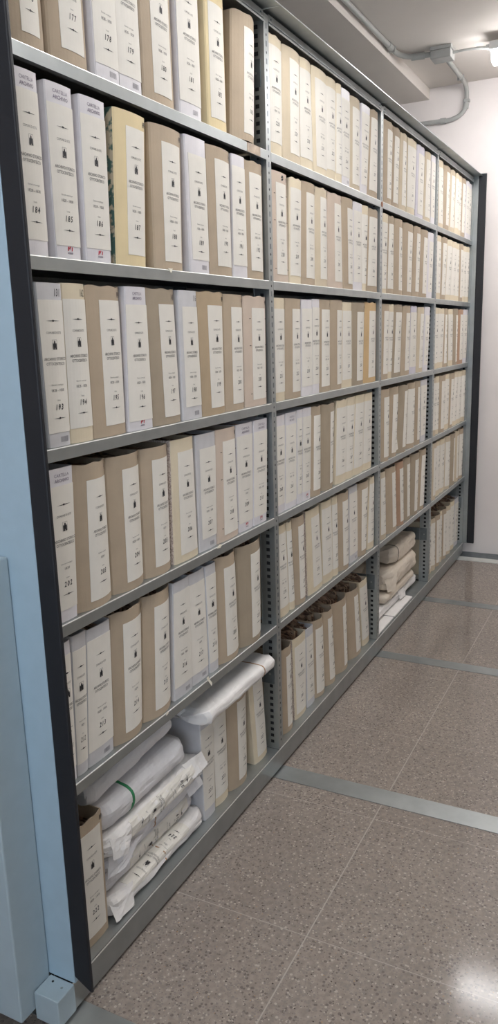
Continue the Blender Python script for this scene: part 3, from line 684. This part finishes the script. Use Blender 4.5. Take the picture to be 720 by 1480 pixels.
parcel('paper_parcel', 'flat white paper parcel lying across the tops of the upright boxes', -.545, -.035, -.022, .22, .4415, .492, 7, 'wrap_paper', gp, amp=.004, rnd=.4, taper=.6, band=[(.78, .004, 'twine')])
gq = 'paper parcels stacked on the bottom shelf of the third bay'
parcel('paper_parcel', 'thick wrapped parcel with a dark string, topmost of the third bay stack', 1.66, 2.12, .045, .35, .332, .440, 11, 'cream_wrap', gq, amp=.007, rnd=.3, taper=.25, band=[(.12, .005, 'dark_twine')])
parcel('paper_parcel', 'bulky wrapped parcel with folded end, second from top in the third bay', 1.54, 2.11, .035, .35, .212, .331, 12, 'cream_wrap', gq, flaps=[[(.0, .02, .05), (.10, -.006, .02), (.16, -.004, .85), (.0, .04, .6)]], amp=.007, rnd=.35, taper=.3)
parcel('paper_parcel', 'thin wrapped parcel squeezed mid-stack in the third bay', 1.48, 2.06, .045, .35, .158, .211, 13, 'cream_wrap', gq, amp=.005, rnd=.4)
parcel('paper_parcel', 'long flat white parcel tied with string near the bottom of the third bay', 1.235, 2.165, .050, .35, .0975, .157, 14, 'wrap_paper', gq, flaps=[[(.55, -.004, .2), (.66, -.008, .15), (.68, .01, 1.0), (.56, .015, 1.02)]], amp=.008, rnd=.4, taper=.6, band=[(.66, .005, 'dark_twine')])
parcel('paper_envelope', 'thin white envelope lying under the parcels at the front edge, third bay', 1.235, 1.875, .008, .33, .0862, .0968, 15, 'wrap_paper', gq, amp=.0008, rnd=.3, taper=.1, band=[(.42, .004, 'dark_twine')], catg='envelope')

# scraps of paper caught on the shelf edges
def scrap(label, pts, x, z, th=.0012):
    m = MB(); n = len(pts)
    m.add([(px, -.0035-abs(pz)*.15, pz) for px, pz in pts]+[(px, -.0035-abs(pz)*.15+th, pz) for px, pz in pts],
          [tuple(range(n))]+[((i+1) % n, i, n+i, n+(i+1) % n) for i in range(n)]+[tuple(range(2*n-1, n-1, -1))])
    o = m.build('paper_scrap', 'scrap_paper', None, loc=(x, 0, z)); tag(o, label, 'paper scrap', 'paper scraps on the shelf edges')
scrap('white paper strip hanging over the shelf edge below box 217', [(-.012, .004), (.0, .006), (.006, -.008), (.016, -.022), (.010, -.030), (.0, -.014), (-.008, -.002)], -.503, .592)
scrap('tiny white paper scrap on the shelf edge below box 215', [(-.006, -.004), (.005, -.003), (.007, .003), (-.002, .005)], -.736, .584)
scrap('small pale paper scrap on the shelf edge below box 207', [(-.014, -.002), (.004, -.005), (.016, .002), (.003, .006), (-.008, .003)], -.404, .984)
scrap('small cream paper scrap on the shelf edge below box 188', [(-.012, .003), (.010, .003), (.006, -.004), (.0, -.009), (-.004, -.003)], -.606, 1.787)

# ------------------------------------------------------------------ room
def slab(name, x0, x1, y0, y1, z0, z1, mt): 
    m = MB(); m.box(x0, x1, y0, y1, z0, z1); return struct(m.build(name, mt))
RX0, RX1, RY0, RY1 = -4.2, 3.27, -2.4, 1.6
slab('floor', RX0, RX1, RY0, RY1, -.06, 0, 'terrazzo_tile')
slab('ceiling', RX0, RX1, RY0, RY1, 3.19, 3.26, 'ceiling_paint')
slab('wall_far', RX1, RX1+.1, RY0-.1, RY1+.1, -.06, 3.26, 'wall_white')
slab('wall_left', RX0-.1, RX1, RY1, RY1+.1, -.06, 3.26, 'wall_white')
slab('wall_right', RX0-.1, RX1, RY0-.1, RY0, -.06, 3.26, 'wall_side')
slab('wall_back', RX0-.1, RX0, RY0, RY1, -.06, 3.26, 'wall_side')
slab('trim_1', RX0, RX1-.0005, .332, RY1, 3.121, 3.1899, 'ceiling_paint')    # shallow ceiling beam
for k, (xa, xb) in enumerate(((-1.25, -1.165), (-.055, .035), (1.165, 1.245), (2.085, 2.16))):
    slab('trim_%d' % (k+2), xa, xb, RY0, .9, .0002, .0022, 'galvanised')
slab('trim_6', 3.125, 3.268, RY0, .9, .0002, .0022, 'galvanised_dark')
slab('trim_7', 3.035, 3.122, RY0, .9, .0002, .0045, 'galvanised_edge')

m = MB(); wy0, wy1, wz0, wz1 = -2.0, -.5, .95, 2.35  # unseen glowing window, added to throw cool fill on the blue end panel
m.box(RX0+.0005, RX0+.05, wy0-.06, wy1+.06, wz0-.06, wz0); m.box(RX0+.0005, RX0+.05, wy0-.06, wy1+.06, wz1, wz1+.06)
m.box(RX0+.0005, RX0+.05, wy0-.06, wy0, wz0, wz1); m.box(RX0+.0005, RX0+.05, wy1, wy1+.06, wz0, wz1); m.box(RX0+.0005, RX0+.05, -1.27, -1.23, wz0, wz1)
wf = struct(m.build('fill_window_1', 'lamp_body'))
m = MB(); m.box(RX0+.0005, RX0+.010, wy0, -1.27, wz0, wz1); m.build('fill_pane', 'cool_fill_glow', wf)
m = MB(); m.box(RX0+.0005, RX0+.010, -1.23, wy1, wz0, wz1); m.build('fill_pane', 'cool_fill_glow', wf)

# ------------------------------------------------------------------ services on the ceiling
def pipe(name, label, pts, r, clips=(), sleeves=(), group=None, n=12):
    root = thing(name, label, 'conduit', pts[0], group)
    o = Vector(pts[0]); P = [Vector(p)-o for p in pts]
    m = MB(); m.tube(P, r, n); m.build('pipe', 'pipe_grey', root, smooth=True)
    for a, b in sleeves:
        m = MB(); m.tube([Vector(a)-o, Vector(b)-o], r*1.3, n); m.build('sleeve', 'pipe_grey', root)
    for c, hor in clips:
        m = MB(); c = Vector(c)-o
        for i in range(9):
            pass
        if hor:
            m.box(c.x-.009, c.x+.009, c.y-r*1.35, c.y+r*1.35, c.z-r*1.25, c.z+r*.9)
            m.box(c.x-.006, c.x+.006, c.y-.006, c.y+.006, c.z+r*.9, 3.1895-o.z)
        else:
            m.box(c.x-r*1.2, 3.2695-o.x, c.y-r*1.35, c.y+r*1.35, c.z-.009, c.z+.009)
        m.build('clip', 'pipe_grey', root, bevel=.003)
    return root
def bez(a, b, c, k=8):
    a, b, c = Vector(a), Vector(b), Vector(c)
    return [tuple(a*(1-t)**2+b*2*t*(1-t)+c*t*t) for t in [i/k for i in range(k+1)]]
zc = 3.168
pipe('conduit_pipe', 'grey conduit running along the ceiling beam to the junction box',
     [(-1.5, .307, zc), (.5, .307, zc), (2.30, .307, zc)]+bez((2.35, .307, zc), (2.52, .312, zc), (2.535, .19, zc))+[(2.54, .128, zc)], .0145,
     clips=[((.4, .307, zc), 1), ((1.33, .307, zc), 1), ((2.33, .307, zc), 1)], sleeves=[((2.525, .25, zc), (2.537, .175, zc)), ((2.25, .307, zc), (2.31, .307, zc))])
jb = thing('junction_box', 'grey square junction box on the ceiling between conduits', 'junction box', (2.535, .07, 3.125))
m = MB(); m.box(-.052, .052, -.058, .058, 0, .045); m.build('box_body', 'pipe_grey', jb, bevel=.004)
m = MB(); m.box(-.055, .055, -.061, .061, .0455, .0645); m.build('back_plate', 'pipe_grey', jb, bevel=.002)
pipe('flexible_conduit', 'thin flexible grey conduit from junction box to ceiling lamp', [(2.54, .011, 3.158), (2.542, -.05, 3.160), (2.543, -.10, 3.158), (2.543, -.174, 3.151)], .0065,
     sleeves=[((2.54, .0115, 3.158), (2.541, -.016, 3.159)), ((2.543, -.12, 3.157), (2.543, -.170, 3.152))])
pipe('conduit_pipe', 'grey conduit bending from the ceiling down the far white wall',
     [(2.588, .075, zc), (2.9, .078, zc), (3.13, .08, zc)]+bez((3.15, .08, zc), (3.252, .08, 3.168), (3.252, .08, 3.09))+bez((3.252, .08, 3.07), (3.252, .085, 2.978), (3.252, .20, 2.972), 10)+[(3.252, .37, 2.974), (3.252, .9, 2.98)], .0145,
     clips=[((3.06, .08, zc), 1), ((3.252, .08, 3.075), 0), ((3.252, .26, 2.973), 0)], sleeves=[((3.252, .081, 3.06), (3.252, .086, 3.03)), ((3.252, .215, 2.972), (3.252, .25, 2.973)), ((2.592, .075, zc), (2.64, .076, zc))])

def lamp(x, label, y0=-.204, y1=-1.40):
    t = thing('ceiling_lamp', label, 'lamp', (x, (y0+y1)/2, 3.19), 'fluorescent fixtures across the aisle')
    h = (y0-y1)/2
    m = MB(); m.box(-.05, .05, -h+.05, h-.05, -.032, -.0005); m.build('housing', 'lamp_body', t, bevel=.004)
    m = MB(); prof = [(-.07, -.040), (-.074, -.060), (-.068, -.105), (-.045, -.128), (0, -.134), (.045, -.128), (.068, -.105), (.074, -.060), (.07, -.040)]
    n = len(prof)
    m.add([(a, -h+.01, b) for a, b in prof]+[(a, h-.01, b) for a, b in prof], [(i, n+i, n+(i+1) % n, (i+1) % n) for i in range(n)]+[tuple(range(n)), tuple(range(2*n-1, n-1, -1))])
    d = m.build('diffuser', 'lamp_glow', t)
    m = MB(); m.box(-.080, .080, -h, h, -.0395, -.0325); m.box(-.080, -.0765, -h, h, -.075, -.0395); m.box(.0765, .080, -h, h, -.075, -.0395); m.box(-.0765, .0765, h-.003, h, -.075, -.0395); m.box(-.0765, .0765, -h, -h+.003, -.075, -.0395); m.build('tray', 'lamp_body', t, bevel=.002)
    m = MB(); m.box(-.02, .02, h, h+.03, -.048, -.028); m.build('connector', 'pipe_grey', t, bevel=.003)
lamp(2.545, 'white fluorescent ceiling lamp glowing beside the junction box')
lamp(0.05, 'white fluorescent ceiling lamp above the middle of the aisle')
lamp(-2.45, 'white fluorescent ceiling lamp nearest the entrance end')

# ------------------------------------------------------------------ camera
cd = bpy.data.cameras.new('camera'); cam = bpy.data.objects.new('camera', cd); COL.objects.link(cam); sc.camera = cam
C = Vector((-2.412295, -1.147481, 1.615059))
yw, pt, rl = (math.radians(a) for a in (27.34418183, -12.80103477, -1.67607512))
d = Vector((math.cos(yw)*math.cos(pt), math.sin(yw)*math.cos(pt), math.sin(pt)))
rt = Vector((math.sin(yw), -math.cos(yw), 0)); up = rt.cross(d)
r2, u2 = rt*math.cos(rl)+up*math.sin(rl), -rt*math.sin(rl)+up*math.cos(rl)
M = Matrix((r2, u2, -d)).transposed().to_4x4(); M.translation = C
cam.matrix_world = M
cd.sensor_fit = 'VERTICAL'; cd.sensor_height = 24; cd.lens = 1127.348/1480*24; cd.clip_start = .02

# ------------------------------------------------------------------ world and view
w = bpy.data.worlds.new('world'); sc.world = w; w.use_nodes = True
w.node_tree.nodes['Background'].inputs[0].default_value = (.6, .75, 1, 1); w.node_tree.nodes['Background'].inputs[1].default_value = .05
sc.view_settings.view_transform = 'Standard'; sc.view_settings.look = 'None'; sc.view_settings.gamma = 1
sc.view_settings.use_curve_mapping = False
sc.view_settings.exposure = 0.0
